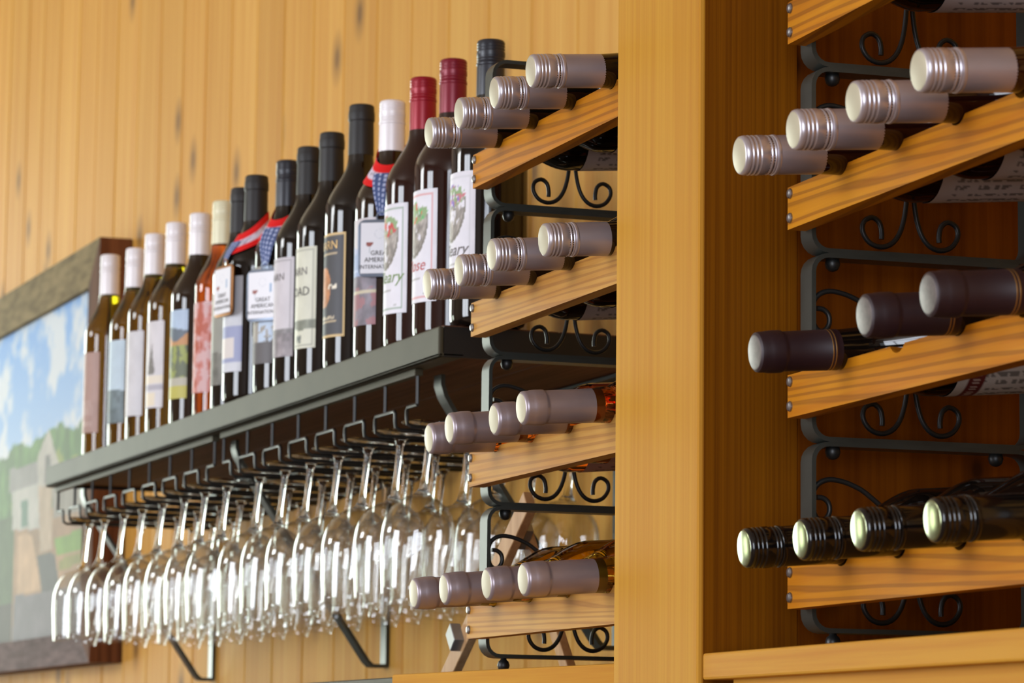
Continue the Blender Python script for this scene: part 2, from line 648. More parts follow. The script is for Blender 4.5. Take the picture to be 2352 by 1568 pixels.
# back wall: backing plus single vertical boards
wb = thing('wall_back', 'pine board wall behind the bar', 'wall')
del wb['category']
del wb['label']
structure(wb)
mb = MB()
mb.box((X0 - .1, YW + .02, 0), (X1 + .1, YW + .14, ZC))
mb.obj('backing', M['gap'], wb, smooth=0)
edges = [x * YW / 1.475 for x in (-7.049, -6.868, -6.72, -6.562, -6.389, -6.231, -6.067, -5.904, -5.737, -5.578, -5.427, -5.268,
                                  -5.112, -4.959, -4.802, -4.645, -4.489)]
e = edges[0]
while e > X0 + .16:
    e -= 0.155
    edges.insert(0, e)
e = edges[-1]
while e < X1 - .16:
    e += 0.155
    edges.append(e)
for x0, x1 in zip(edges[:-1], edges[1:]):
    w = x1 - x0
    g = 0.0012
    mb = MB()
    poly = [(g - w / 2, 0.02), (w / 2 - g, 0.02), (w / 2 - g, 0.003), (w / 2 - g - 0.004, 0.0), (g + 0.004 - w / 2, 0.0), (g - w / 2, 0.003)]
    mb.prism(poly, -ZC / 2, ZC / 2, 'xy')
    o = mb.obj('board', M['wall'], wb, smooth=0)
    o.location = ((x0 + x1) / 2, YW + random.uniform(0, 0.0012), ZC / 2)

# ------------------------------------------------------------------ bar divider: post and side panels
dv = thing('bar_divider', 'tall square cedar post with shade-darkened side panel between the two wine racks', 'post', (-2.433, 1.04, 0))
mb = MB(); mb.box((-0.086, 0, 0.0), (0.086, 0.084, ZC))
mb.obj('post', M['post'], dv, smooth=0, bevel=0.003)
mb = MB(); mb.box((0.0862, 0.004, 0.0), (0.0872, 0.0838, ZC))  # thin sheet that gives the post's shaded side its dark colour
mb.obj('side_shade_facing', M['panel'], dv, smooth=0)['label'] = 'fine-grained side of the post, shade put into its colour'
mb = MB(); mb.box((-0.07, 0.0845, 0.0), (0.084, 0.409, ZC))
mb.obj('side_panel', M['panel2'], dv, smooth=0)['label'] = 'wide-grained panel behind the post, shade put into its dark colour'

# ------------------------------------------------------------------ counters under the racks
def rotz(a):
    return Matrix.Rotation(a, 3, 'Z').to_quaternion()


CT = 0.0885
ct = thing('bar_counter', 'orange pine counter ledge under the right wine rack', 'counter', (-2.343, 1.042, 0), rotz(R(-2.8)))
mb = MB(); mb.box((0, 0, Z0 + CT - .0205), (1.9, .30, Z0 + CT))
mb.obj('worktop', M['counter'], ct, smooth=0, bevel=0.002)
mb = MB(); mb.box((0.035, .012, .1), (1.85, .29, Z0 + CT - .0205))
mb.obj('cabinet_body', M['counter'], ct, smooth=0)
for k in range(3):
    mb = MB(); mb.box((0.05 + k * .6, .006, .15), (.62 + k * .6, .012, Z0 + CT - .035))
    mb.obj('door', M['counter'], ct, smooth=0, bevel=0.001)

ct = thing('bar_counter', 'pine counter ledge under the left wine rack beside the post', 'counter', (-3.085, 1.040, 0), rotz(R(5.0)))
mb = MB(); mb.box((0, 0, Z0 + CT - .034), (.562, .27, Z0 + CT))
mb.obj('worktop', M['counter'], ct, smooth=0, bevel=0.002)
mb = MB(); mb.box((0.02, .01, .1), (.55, .26, Z0 + CT - .034))
mb.obj('cabinet_body', M['counter'], ct, smooth=0)

ct = thing('steel_counter', 'steel edged counter top left of the pine counter ledge', 'counter', (-3.115, 1.058, 0))
mb = MB(); mb.box((-2.2, 0, Z0 + CT - .04), (0, .36, Z0 + CT - .001))
mb.obj('worktop', M['steel'], ct, smooth=0, bevel=0.004)
mb = MB(); mb.box((-2.19, .02, .1), (-.01, .35, Z0 + CT - .04))
mb.obj('cabinet_body', M['steel'], ct, smooth=0)

# ------------------------------------------------------------------ wine racks
HM = 0.1459           # height of one rack module
ZB = 0.5590           # bottom of the top rail
SLOT_P = 0.0995


def arc(cx, cy, r, a0, a1, n):
    return [(cx + r * math.cos(a0 + (a1 - a0) * i / n), cy + r * math.sin(a0 + (a1 - a0) * i / n)) for i in range(n + 1)]


def rail_mesh(length, a, front):
    h = 0.033
    if front:
        cz, rr = 0.0435, 0.0163
    else:
        cz, rr = 0.0545, 0.0395
        h = 0.0235
    hw = math.sqrt(max(rr * rr - (cz - h) ** 2, 1e-8))
    top = []
    for k in range(4):
        s = a + k * SLOT_P
        a0 = math.atan2(h - cz, -hw)
        a1 = math.atan2(h - cz, hw)
        if a0 > 0:
            a0 -= 2 * math.pi
        top += [(s + rr * math.cos(a0 + (a1 - a0) * i / 10), cz + rr * math.sin(a0 + (a1 - a0) * i / 10)) for i in range(11)]
    zb = 0.0 if front else -0.012
    poly = [(0, zb), (0, h)] + top + [(length, h), (length, zb)]
    # cut into strips so that every face is convex
    mb = MB()
    xs = [p[0] for p in poly[1:-1]]
    zs = [p[1] for p in poly[1:-1]]
    n = len(xs)
    t = 0.015
    vs, fs = [], []
    for x, z in zip(xs, zs):
        vs += [(x, 0, zb), (x, 0, z), (x, t, z), (x, t, zb)]
    for i in range(n - 1):
        p, q = i * 4, i * 4 + 4
        if xs[i + 1] - xs[i] < 1e-7:
            continue
        fs += [(p, q, q + 1, p + 1), (p + 1, q + 1, q + 2, p + 2), (p + 2, q + 2, q + 3, p + 3), (p + 3, q + 3, q, p)]
    fs += [(0, 1, 2, 3), tuple((n - 1) * 4 + k for k in (3, 2, 1, 0))]
    mb.add(vs, fs)
    return mb


def scroll_low(sgn):
    """lower scroll: from the frame's middle down to the bottom bar and curled up; (y, z) in metres"""
    P = [(-.0015, .088), (-.0018, .065), (-.003, .045), (-.0055, .028), (-.010, .0155), (-.017, .0078), (-.026, .0054), (-.035, .0085),
         (-.0405, .0165), (-.0395, .0245), (-.0325, .0282), (-.0265, .0245), (-.0245, .017), (-.0246, .0115)]
    return [(sgn * -y, z) for y, z in P]


def scroll_high():
    """upper scroll measured from the inner face of the front upright and the underside of the top bar"""
    return [(.078, -.062), (.064, -.048), (.046, -.034), (.037, -.0292), (.027, -.0258), (.0155, -.0245), (.0065, -.0280), (.0022, -.0350), (.0022, -.0440),
            (.0030, -.0510), (.0065, -.0555), (.0115, -.0555), (.0155, -.0500), (.0150, -.0430), (.0105, -.0390), (.005, -.0385)]


def smooth_path(P, k=3):
    """Catmull-Rom"""
    out = []
    n = len(P)
    for i in range(n - 1):
        p0, p1, p2, p3 = P[max(i - 1, 0)], P[i], P[i + 1], P[min(i + 2, n - 1)]
        for j in range(k):
            t = j / k
            out.append(tuple(0.5 * ((2 * b) + (-a + c) * t + (2 * a - 5 * b + 4 * c - d) * t * t + (-a + 3 * b - 3 * c + d) * t ** 3)
                             for a, b, c, d in zip(p0, p1, p2, p3)))
    out.append(tuple(P[-1]))
    return out


def make_rack(label, loc, yaw, a, length, pale):
    root = thing('wine_rack', label, 'wine rack', loc, rotz(yaw), 'scrollwork wine racks')
    rf = rail_mesh(length, a, True)
    rb = rail_mesh(length - 0.024, a - 0.012, False)
    fm = [rf.mesh('rail', M['rail'], 25), rf.mesh('rail', M['rail_pale'], 25)]
    bm_ = rb.mesh('rear_rail', M['rail'], 25)
    # side frame loop in the yz plane, y from the upright's front face
    D, T, rr = 0.190, 0.0036, 0.013
    MID = 0.088
    loop = []
    y0, y1, z0, z1 = T / 2, D - T / 2, T / 2, HM - T / 2
    for cx, cy, a0 in ((y1 - rr, z1 - rr, 0), (y0 + rr, z1 - rr, math.pi / 2), (y0 + rr, z0 + rr, math.pi), (y1 - rr, z0 + rr, 1.5 * math.pi)):
        loop += arc(cx, cy, rr, a0, a0 + math.pi / 2, 5)
    mb = MB(); mb.strap([(0, y, z) for y, z in loop], 0.022, T, closed=True)
    frame_me = mb.mesh('side_frame', M['flat_iron'], 35)
    scr = []
    for sgn in (-1, 1):
        mb = MB()
        mb.tube([(0, MID + y, T + z) for y, z in smooth_path(scroll_low(sgn))], 0.0021, 8)
        scr.append(mb.mesh('scroll', M['iron'], 60))
        mb = MB()
        hp = smooth_path(scroll_high())
        mb.tube([(0, (T + y) if sgn < 0 else (D - T - y), HM - T + z) for y, z in hp], 0.0021, 8)
        scr.append(mb.mesh('scroll', M['iron'], 60))
    mb = MB()
    mb.lathe([(0.0006, -.0062), (0.003, -.0055), (0.005, -.0038), (.0061, 0), (0.005, .0038), (0.003, .0055), (.0028, .0068)], 16)
    ball_me = mb.mesh('ball_foot', M['iron'], 60)
    mb = MB()
    mb.lathe([(.0042, 0), (.0040, .0012), (.003, .0022), (.0012, .0026)], 12)
    screw_me = mb.mesh('screw', M['screw'], 30)
    for k in range(4):
        zr = Z0 + ZB - k * HM            # underside of this rail
        zf = zr - 0.0178                 # underside of this module's frame
        o = link('rail', fm[1 if (pale and k >= 1) else 0], root)
        o.location = (0, 0, zr)
        for ss in (0.0055, length - 0.0055):
            for zz in (0.0085, 0.0275):
                s = link('screw', screw_me, o)
                s.location = (ss, 0.0, zz)
                s.rotation_euler = (R(90), 0, 0)
        o = link('rear_rail', bm_, root)
        o.location = (0.012, 0.015 + D, zr)
        for sx in (0.001, length - 0.001):
            f = link('side_frame', frame_me, root)
            f.location = (sx, 0.015, zf)
            for me in scr:
                link('scroll', me, f)
            for yy in (0.022, 0.160):
                b = link('ball_foot', ball_me, f)
                b.location = (0, yy, -0.0068)
    return root


RACK_R = dict(x=-2.2853, y=1.0870, yaw=R(-2.808), a=0.1020, L=0.500)
RACK_L = dict(x=-2.9941, y=1.0850, yaw=R(-1.287), a=0.0765, L=0.4480)
make_rack('black scrollwork wine rack with grained pine rails right of the post', (RACK_R['x'], RACK_R['y'], 0), RACK_R['yaw'], RACK_R['a'], RACK_R['L'], False)
make_rack('black scrollwork wine rack with pale pine rails left of the post', (RACK_L['x'], RACK_L['y'], 0), RACK_L['yaw'], RACK_L['a'], RACK_L['L'], True)


# ------------------------------------------------------------------ bottles
def body_profile(h, r, neck=0.0143, z1=0.195, z2=0.252, cap_z=None):
    k = h / 0.318
    z1, z2 = z1 * k, z2 * k
    P = [(r * 0.62, 0.004), (r * 0.80, 0.0), (r * 0.93, 0.0015), (r * 0.985, 0.006), (r, 0.012), (r, z1 * 0.5), (r, z1 - 0.012)]
    n = 12
    for i in range(n + 1):
        t = i / n
        s = t * t * (3 - 2 * t) * 0.65 + (1 - math.sqrt(max(0, 1 - t * t))) * 0.0 + t * 0.35
        e = 1 - (1 - t) ** 1.6
        rr = r + (neck * 1.12 - r) * (0.5 * s + 0.5 * (3 * t * t - 2 * t ** 3))
        P.append((rr, z1 + (z2 - z1) * t))
    P += [(neck * 1.03, z2 + (h - z2) * 0.25), (neck, h - 0.03), (neck * 0.98, h - 0.004)]
    return P


def body_mesh(h, r, mat, n=40, z1=0.195, z2=0.252):
    mb = MB()
    mb.lathe(body_profile(h, r, z1=z1, z2=z2), n)
    return mb.mesh('bottle_body', mat, 50)


def screw_cap(L, R0, mats, n=48, grooves=True):
    """capsule hanging down from z=0 (its top) to z=-L; mats = [sleeve, skirt, face]"""
    p = [(0.0004, 0), (R0 * .80, 0), (R0 * .86, -.0003), (R0 * .94, -.0012), (R0 * .975, -.003)]
    mi = [2, 2, 0, 0]
    z = -.0042
    rip = {}
    for k in range(3):
        p += [(R0 * .985, z), (R0 * .945, z - .0009), (R0 * .945, z - .0015), (R0 * .99, z - .0024)]
        z -= .0033
    k0 = len(p)
    p += [(R0 * .985, z - .0006), (R0 * .985, z - .0046)]
    rip = {k0: R0 * .014, k0 + 1: R0 * .014}
    z -= .0052
    for k in range(2):
        p += [(R0 * .945, z - .0005), (R0 * .945, z - .0012), (R0 * .985, z - .0021)]
        z -= .0028
    p += [(R0 * .95, z - .0005), (R0 * 1.0, z - .001), (R0 * 1.015, z - .0022), (R0 * 1.0, z - .0034), (R0 * .965, z - .0040)]
    ns = len(p)
    p += [(R0 * .975, z - .006), (R0 * .99, -L + .0015), (R0 * .985, -L), (R0 * .9, -L)]
    mi = [2, 2] + [0] * (ns - 3) + [1] * (len(p) - ns)
    mb = MB()
    mb.lathe(p, n, mi, cap0=True, cap1=True, ripple=rip)
    return mb.mesh('capsule', mats, 40)


def foil_cap(L, R0, mats, n=40, line=False):
    p = [(0.0004, 0.0002), (R0 * .78, 0), (R0 * .84, -.0002), (R0 * .95, -.0014), (R0 * .985, -.0035), (R0 * .985, -.007), (R0 * 1.01, -.0085), (R0 * 1.03, -.012),
         (R0 * 1.03, -.0185), (R0 * 1.02, -.0202), (R0 * .965, -.0212), (R0 * .965, -.023), (R0 * .975, -.03)]
    mi = [2, 2] + [0] * 10
    if line:
        for zz in (-L + .0085, -L + .0060):
            p += [(R0 * .995, zz), (R0 * 1.0, zz - .0001), (R0 * 1.0, zz - .0008), (R0 * .995, zz - .0009)]
            mi += [0, 1, 1, 1]
    p += [(R0 * 1.0, -L + .0008), (R0 * .995, -L), (R0 * .9, -L)]
    mi += [0] * (len(p) - 1 - len(mi))
    mb = MB()
    mb.lathe(p, n, mi)
    return mb.mesh('capsule', mats, 40)


def white_noise_text(u, v, seed, dens=0.5):
    t = fbm(u * 46, v * 26, seed, 2)
    rows = (np.floor(v * 26) % 2 == 0)
    return (t > dens) & rows & (u > .1) & (u < .9)


def wrap_label(r, z0, z1, half, center, painter, nu=44, nv=66, lift=0.0006):
    """label on the bottle's side; angles measured from local -Y, growing towards +X (the viewer's right)"""
    def place(u, v):
        th = R(center) + (u - .5) * 2 * R(half)
        return (r + lift) * np.sin(th), -(r + lift) * np.cos(th), z0 + v * (z1 - z0)
    return grid_mesh('label', nu, nv, place, painter, M['print'])


def on_bottle(r, z0, z1, half, center, lift=0.0011):
    """bend function for lettering: x metres along the label from its middle, y metres above its foot"""
    def f(x, y):
        th = R(center) + x / r
        return ((r + lift) * math.sin(th), -(r + lift) * math.cos(th), z0 + y)
    return f


# ---- bottles lying in the racks
fw, fh, fpx = 2352.0, 1568.0, 7603.0


def sight(u, v):
    return r2 * ((u - fw / 2) / fpx) + u2 * ((fh / 2 - v) / fpx) + fwd


TILT = R(4.6)
HB = 0.300
body_cache = {}


def lying_bottle(rack, s, c, z, kind, label, group, row_lab):
    sy, cy = math.sin(rack['yaw']), math.cos(rack['yaw'])
    out = Vector((sy, -cy, 0)) * math.cos(TILT) + Vector((0, 0, -math.sin(TILT)))
    side = Vector((cy, sy, 0))
    top = Vector((rack['x'], rack['y'], Z0)) + side * s + Vector((sy, -cy, 0)) * c + Vector((0, 0, z))
    base = top - out * HB
    # local +Z = out, local -Y = down, so that the label can be seen from below
    zax = out
    yax = (Vector((0, 0, 1)) - zax * zax.z).normalized()
    xax = yax.cross(zax)
    rot = Matrix((xax, yax, zax)).transposed().to_quaternion()
    root = thing('wine_bottle', label, 'wine bottle', base, rot, group)
    glass, cap, lab = kind
    L = min(cap[1], c - 0.004)
    key = (glass, 'lie')
    if key not in body_cache:
        body_cache[key] = body_mesh(HB - .002, 0.0372, M[glass], 40, 0.172, 0.232)
    link('bottle_body', body_cache[key], root)
    ck = (cap[0], round(L, 3))
    if ck not in body_cache:
        if cap[0] == 'silver':
            body_cache[ck] = screw_cap(L, 0.0150, [M['silver'], M['silver_skirt'], M['cap_face']])
        elif cap[0] == 'foil':
            body_cache[ck] = foil_cap(L, 0.0149, [M['foil'], M['foil'], M['cap_face']])
        elif cap[0] == 'burgundy':
            body_cache[ck] = foil_cap(L, 0.0153, [M['burgundy'], M['gold'], M['burgundy_face']], line=True)
        else:
            body_cache[ck] = screw_cap(L, 0.0152, [M['black_cap'], M['black_cap'], M['green_reflection']])
    co = link('capsule', body_cache[ck], root)
    co.location = (0, 0, HB)
    if lab:
        lk = ('lab', lab)
        if lk not in body_cache:
            def pt(u, v, lab=lab):
                c0 = np.tile(np.array({'grey': (186, 176, 176), 'white': (204, 200, 196), 'pink': (196, 150, 140)}[lab], float), (len(u), 1))
                t = white_noise_text(v, u, 5)
                c0[t] *= 0.62
                if lab == 'white':
                    band = (v > .80) & (v < .93)
                    c0[band] = (104, 40, 40)
                    c0[(v > .84) & (v < .89) & (np.sin(u * 170) > .2)] = (196, 176, 168)
                return c0
            body_cache[lk] = wrap_label(0.0372, 0.035, 0.150, 84, 0, pt, 70, 60)
        link('label', body_cache[lk], root)
    return root


SIL = ('silver', 0.066)
FOI = ('foil', 0.072)
BUR = ('burgundy', 0.074)
BLK = ('black', 0.064)
place_words = ['farthest from the post', 'second from far end', 'third from far end', 'nearest the post']
near_words = ['nearest the post', 'second from the post', 'third from the post', 'farthest from the post']
ROWS = [
    (RACK_L, 0, ('dark_glass', SIL, 'grey'), 'silver screw cap bottle in the left rack top row, %s', place_words, [(984, 305), (1053, 260), (1134, 213), (1218, 163)]),
    (RACK_L, 1, ('brown_glass', SIL, 'grey'), 'silver screw cap bottle in the left rack second row, %s', place_words, [(980, 653), (1053, 621), (1128, 585), (1247, 551)]),
    (RACK_L, 2, ('rose_glass', FOI, 'pink'), 'orange rosé bottle, mauve foil, in the left rack third row, %s', place_words, [(984, 1007), (1031, 984), (1133, 963), (1196, 937)]),
    (RACK_L, 3, ('golden_glass', FOI, None), 'golden white wine bottle, mauve foil, in the left rack bottom row, %s', place_words, [(949, 1363), (1018, 1353), (1116, 1341), (1200, 1331)]),
    (RACK_R, 0, ('dark_glass', SIL, 'grey'), 'dark wine bottle in the right rack cropped top row, %s', near_words, ['d', None, None, None]),
    (RACK_R, 1, ('red_glass', SIL, 'grey'), 'silver screw cap bottle in the right rack upper row, %s', near_words, [(1697, 357), (1821, 298), (1959, 234), (2109, 162)]),
    (RACK_R, 2, ('dark_glass', BUR, 'white'), 'burgundy foil bottle in the right rack middle row, %s', near_words, [(1733, 809), None, (1984, 725), (2131, 676)]),
    (RACK_R, 3, ('dark_glass', BLK, None), 'black screw cap bottle in the right rack bottom row, %s', near_words, [(1708, 1259), (1837, 1239), (1971, 1216), (2140, 1195)]),
]
for rack, k, kind, lab, words, caps in ROWS:
    side = 'left' if rack is RACK_L else 'right'
    grp = 'bottles in row %d of the %s wine rack' % (k + 1, side)
    sy, cy = math.sin(rack['yaw']), math.cos(rack['yaw'])
    for j, cp in enumerate(caps):
        if cp is None:
            continue
        s = rack['a'] + j * SLOT_P
        zrow = ZB - k * HM
        if cp == 'd':
            c, z = 0.075, zrow + 0.036
        else:
            # the cap centre lies in this slot's upright plane along the sight line
            d = sight(*cp)
            side_v = Vector((cy, sy, 0))
            o = Vector((rack['x'], rack['y'], 0)) + side_v * s
            t = o.dot(side_v) / d.dot(side_v)
            p = d * t
            c = (p - o).dot(Vector((sy, -cy, 0)))
            z = p.z
            c = min(max(c, 0.055), 0.100)
            z = min(max(z, zrow + 0.0315), zrow + 0.0405)
        lying_bottle(rack, s, c, z, kind, lab % words[j], grp, k)

# ------------------------------------------------------------------ wall shelf with steel edge and brackets
SX0, SX1, SY = -5.222, -3.330, 1.170
sh = thing('wall_shelf', 'long steel edged wooden wall shelf carrying the standing wine bottles', 'shelf', (0, 0, Z0))
ST, SB = 0.4715, 0.4365
mb = MB(); mb.box((SX0, SY, SB), (SX1, SY + .006, ST - .002))
mb.box((SX0, SY, SB), (SX1, SY + .030, SB + .005))
mb.obj('front_edge', M['steel'], sh, smooth=0, bevel=0.0018)['label'] = 'weathered steel front edge'
mb = MB(); mb.box((SX1 - .004, SY + .006, SB), (SX1, YW - .001, ST - .002)); mb.obj('end_plate', M['steel_dark'], sh, smooth=0)
mb = MB(); mb.box((SX0, SY + .006, SB), (SX0 + .004, YW - .001, ST - .002)); mb.obj('end_plate', M['steel_dark'], sh, smooth=0)
mb = MB(); mb.box((SX0 + .004, YW - .036, SB), (SX1 - .004, YW - .001, SB + .004)); mb.obj('rear_angle', M['steel_dark'], sh, smooth=0)
for q in range(2):
    w = (YW - .002 - SY - .0065) / 2
    ya = SY + .0065 + q * w
    mb = MB(); mb.box((SX0 + .0045, ya, SB + .0052), (SX1 - .0045, ya + w - .0015, ST))
    mb.obj('shelf_board', M['shelf_wood'], sh, smooth=0, bevel=.001)
for bx_ in (-3.49, -4.324, -5.205):
    yb = 1.228
    pts = [(yb, SB - .0005), (yb, SB - .012)]
    pts += [(yb + .004, SB - .024), (yb + .010, SB - .034)]
    zl = 0.135
    pts += [(YW - .030, zl + .006), (YW - .024, zl + .0005), (YW - .020, zl), (YW - .006, zl), (YW - .0035, zl + .001), (YW - .003, zl + .004), (YW - .003, SB - .001)]
    mb = MB(); mb.strap([(bx_, y, z) for y, z in pts], 0.024, 0.005)
    mb.obj('bracket', M['flat_iron'], sh, smooth=25)


# ------------------------------------------------------------------ hanging stemware racks
def make_stem_rack(label, xs):
    root = thing('stemware_rack', label, 'glass rack', (0, 0, Z0), None, 'wire stemware racks')
    for yy in (1.182, YW - .02):
        mb = MB(); mb.box((xs[0] - .004, yy, .4285), (xs[-1] + .004, yy + .010, SB - .0002))
        mb.obj('mounting_bar', M['steel' if yy < 1.3 else 'flat_iron'], root, smooth=0, bevel=.0008)
    yb = YW - .012
    for i, x in enumerate(xs):
        mb = MB()
        for yy in (1.187, YW - .015):
            mb.tube([(x, yy, .4286), (x, yy, .3975)], 0.0022, 8)
            xa = -0.036 if i > 0 else 0
            xb = 0.036 if i < len(xs) - 1 else 0
            if yy > 1.3:
                mb.tube([(x + xa, yy, .3965), (x + xb, yy, .3965)], 0.0021, 8)
        for sgn in (-1, 1):
            if (sgn < 0 and i == 0) or (sgn > 0 and i == len(xs) - 1):
                continue
            xo = x + sgn * 0.036
            z = .3965
            pts = [(x, 1.187, z), (x + sgn * .018, 1.187, z), (xo - sgn * .003, 1.187, z), (xo, 1.187, z - .003), (xo, 1.187, .385), (xo, 1.188, .3785),
                   (xo, 1.193, .3755), (xo, 1.30, .3755), (xo, YW - .022, .3755), (xo, YW - .016, .378), (xo, YW - .015, z)]
            mb.tube(pts, 0.0021, 8)
        mb.obj('hanger', M['iron'], root, 40)
    return root


XS_N = [-4.232 + i * (0.786 / 7) for i in range(8)]
XS_F = [-5.203 + i * (0.926 / 8) for i in range(9)]
make_stem_rack('black wire stemware rack under the near half of the shelf, full of glasses', XS_N)
make_stem_rack('black wire stemware rack under the far half of the shelf, full of glasses', XS_F)

# ------------------------------------------------------------------ wine glasses hanging upside down
ZF = 0.3800          # underside of the foot, resting on the wires
gl = thing('wine_glass', '', 'wine glass', (0, 0, 0), None, 'wine glasses hanging under the shelf')
# foot + stem (solid), profile in negative z (foot uppermost)
mb = MB()
mb.lathe([(.0004, .0030), (.012, .0030), (.033, .0008), (.0341, .0), (.033, -.0010), (.020, -.0022), (.0095, -.0040), (.0062, -.0075), (.0046, -.013)], 40, cap0=True, cap1=False)
mb.lathe([(.0046, -.013), (.0038, -.024), (.0036, -.045), (.0040, -.062), (.0058, -.072), (.0092, -.0775), (.0105, -.0790)], 24, cap0=False, cap1=True)
mb.obj('foot_and_stem', M['stem'], gl, 60)
outer = [(.0006, -.0782), (.010, -.0794), (.019, -.0830), (.028, -.0895), (.0350, -.0980), (.0392, -.1075), (.0415, -.1180), (.0420, -.1290), (.0413, -.1420),
         (.0397, -.1560), (.0376, -.1700), (.0352, -.1855), (.0338, -.1950)]
inner = [(max(r_ - .0011, .0005), z - (.0022 if i < 2 else (.0010 if i < 5 else 0.0))) for i, (r_, z) in enumerate(outer)]
mb = MB()
mb.lathe(outer + [(.0333, -.1956)] + inner[::-1], 48, cap0=False, cap1=False)
mb.obj('bowl', M['bowl'], gl, 60)
remember(gl)
lanes = [(XS_N[i] + XS_N[i + 1]) / 2 for i in range(7)][::-1] + [(XS_F[i] + XS_F[i + 1]) / 2 for i in range(8)][::-1]
ORD = ['first', 'second', 'third', 'fourth', 'fifth', 'sixth', 'seventh', 'eighth', 'ninth', 'tenth', 'eleventh', 'twelfth', 'thirteenth', 'fourteenth', 'fifteenth']
first = True
for i, x in enumerate(lanes):
    for j in range(3):
        g = gl if first else copy_tree(gl)
        first = False
        g.location = (x + random.uniform(-.006, .006), 1.2235 + j * 0.0862 + random.uniform(-.0008, .0008), Z0 + ZF)
        g.rotation_euler = (R(-6.0 + random.uniform(-.6, .6)), R(random.uniform(-.8, .8)), 0)
        which = ORD[i] + ' from the near end'
        if i == 0:
            which = 'nearest to the left wine rack'
        if i == 14:
            which = 'farthest left of all'
        g['label'] = ('clear wine glass in the front row, ' + which) if j == 0 else \
                     ('clear wine glass %s the front glass %s' % ('right behind' if j == 1 else 'two places behind', which))

# ------------------------------------------------------------------ bottles standing on the shelf
def flat(rgb):
    return lambda u, v: np.tile(np.array(rgb, float), (len(u), 1))


def P_plain(base, lo=None, text=None, seed=1, border=None):
    def f(u, v):
        c = flat(base)(u, v)
        c *= (0.94 + 0.10 * fbm(u * 5, v * 7, seed))[:, None]
        if lo is not None:
            z, col = lo
            m = v < z + 0.03 * (fbm(u * 6, u * 0, seed + 3) - .5) * 2
            c[m] = np.array(col, float) * (0.75 + 0.5 * fbm(u[m] * 14, v[m] * 14, seed + 8))[:, None]
        if text:
            for (v0, v1, col) in text:
                m = (v > v0) & (v < v1) & (u > .18) & (u < .84) & (fbm(u * 40, v * 8, seed + 5, 2) > .45)
                c[m] = col
        if border is not None:
            (bu, bv, w, col) = border
            m = ((np.abs(u - .5) > .5 - bu - w) & (np.abs(u - .5) < .5 - bu) & (np.abs(v - .5) < .5 - bv)) | \
                ((np.abs(v - .5) > .5 - bv - w * .45) & (np.abs(v - .5) < .5 - bv) & (np.abs(u - .5) < .5 - bu))
            c[m] = col
        return c
    return f


def P_tree(u, v):
    c = P_plain((214, 210, 214), None, None, 4)(u, v)
    m = inside([(.52, .38), (.80, .38), (.68, .74)], u, v) & (fbm(u * 20, v * 20, 3) > .35)
    c[m] = (124, 120, 116)
    c[(v < .27) & (v > .20)] = (176, 172, 182)
    c[(v < .37) & (v > .28)] = (226, 216, 200)
    c[(v < .17) & (v > .03) & (u > .48) & (u < .80)] = (228, 216, 194)
    return c


def P_vine(u, v):
    c = P_plain((176, 196, 220), None, None, 4)(u, v)
    c[(v < .86 - .1 * u)] = (96, 108, 120)
    c[(v < .70 + .06 * np.sin(u * 7))] = (190, 140, 92)
    c[(v < .60)] = (150, 160, 86)
    m = (v < .60) & (fbm(u * 9, v * 9, 2) > .52)
    c[m] = (98, 106, 84)
    c[(v < .24)] = (180, 176, 160)
    c[(v < .15)] = (186, 178, 84)
    return c


def P_rose(u, v):
    c = P_plain((200, 128, 120), None, None, 4)(u, v)
    n = fbm(u * 7, v * 10, 6)
    c[n > .55] = (206, 166, 166)
    c[n < .40] = (178, 84, 62)
    return c


def P_steel(u, v):
    c = P_plain((206, 208, 216), None, None, 4)(u, v)
    m = (u < .62) & (v > .74)
    c[m] = (140, 132, 116)
    c[(v < .48) & (v > .10)] = (150, 156, 190)
    c[(v < .36) & (v > .14) & (u > .3) & (u < .82)] = (216, 208, 204)
    return c


def P_bubbles(u, v):
    c = P_plain((120, 116, 112), None, None, 4)(u, v)
    c[fbm(u * 8, v * 9, 12) > .5] = (158, 150, 140)
    m = (u > .64) & (fbm(u * 16, v * 22, 21) > .40)
    c[m] = (190, 206, 226)
    c[v < .22] = (92, 88, 90)
    return c


def P_barn(tint, dark):
    def f(u, v):
        c = P_plain(tint, None, None, 4, (.06, .03, .012, tuple(x * .78 for x in tint)))(u, v)
        for z in (.63, .46):
            c[(np.abs(v - z) < .004) & (u > .2) & (u < .86)] = (150, 148, 146)
        m = (v < .28) & (v > .165 + .05 * fbm(u * 5, u * 0, 5))
        c[m] = np.array(dark, float) * (0.8 + 0.5 * fbm(u[m] * 12, v[m] * 12, 8))[:, None]
        m = (v < .13) & (v > .05) & (u > .5) & (u < .72) & (fbm(u * 20, v * 20, 9) > .5)
        c[m] = (112, 118, 112)
        return c
    return f


def P_etch(u, v):
    c = P_barn((206, 200, 206), (130, 126, 128))(u, v)
    m = v < .24
    c[m] = np.array((142, 134, 138), float) * (0.7 + 0.6 * fbm(u[m] * 10, v[m] * 18, 31))[:, None]
    return c


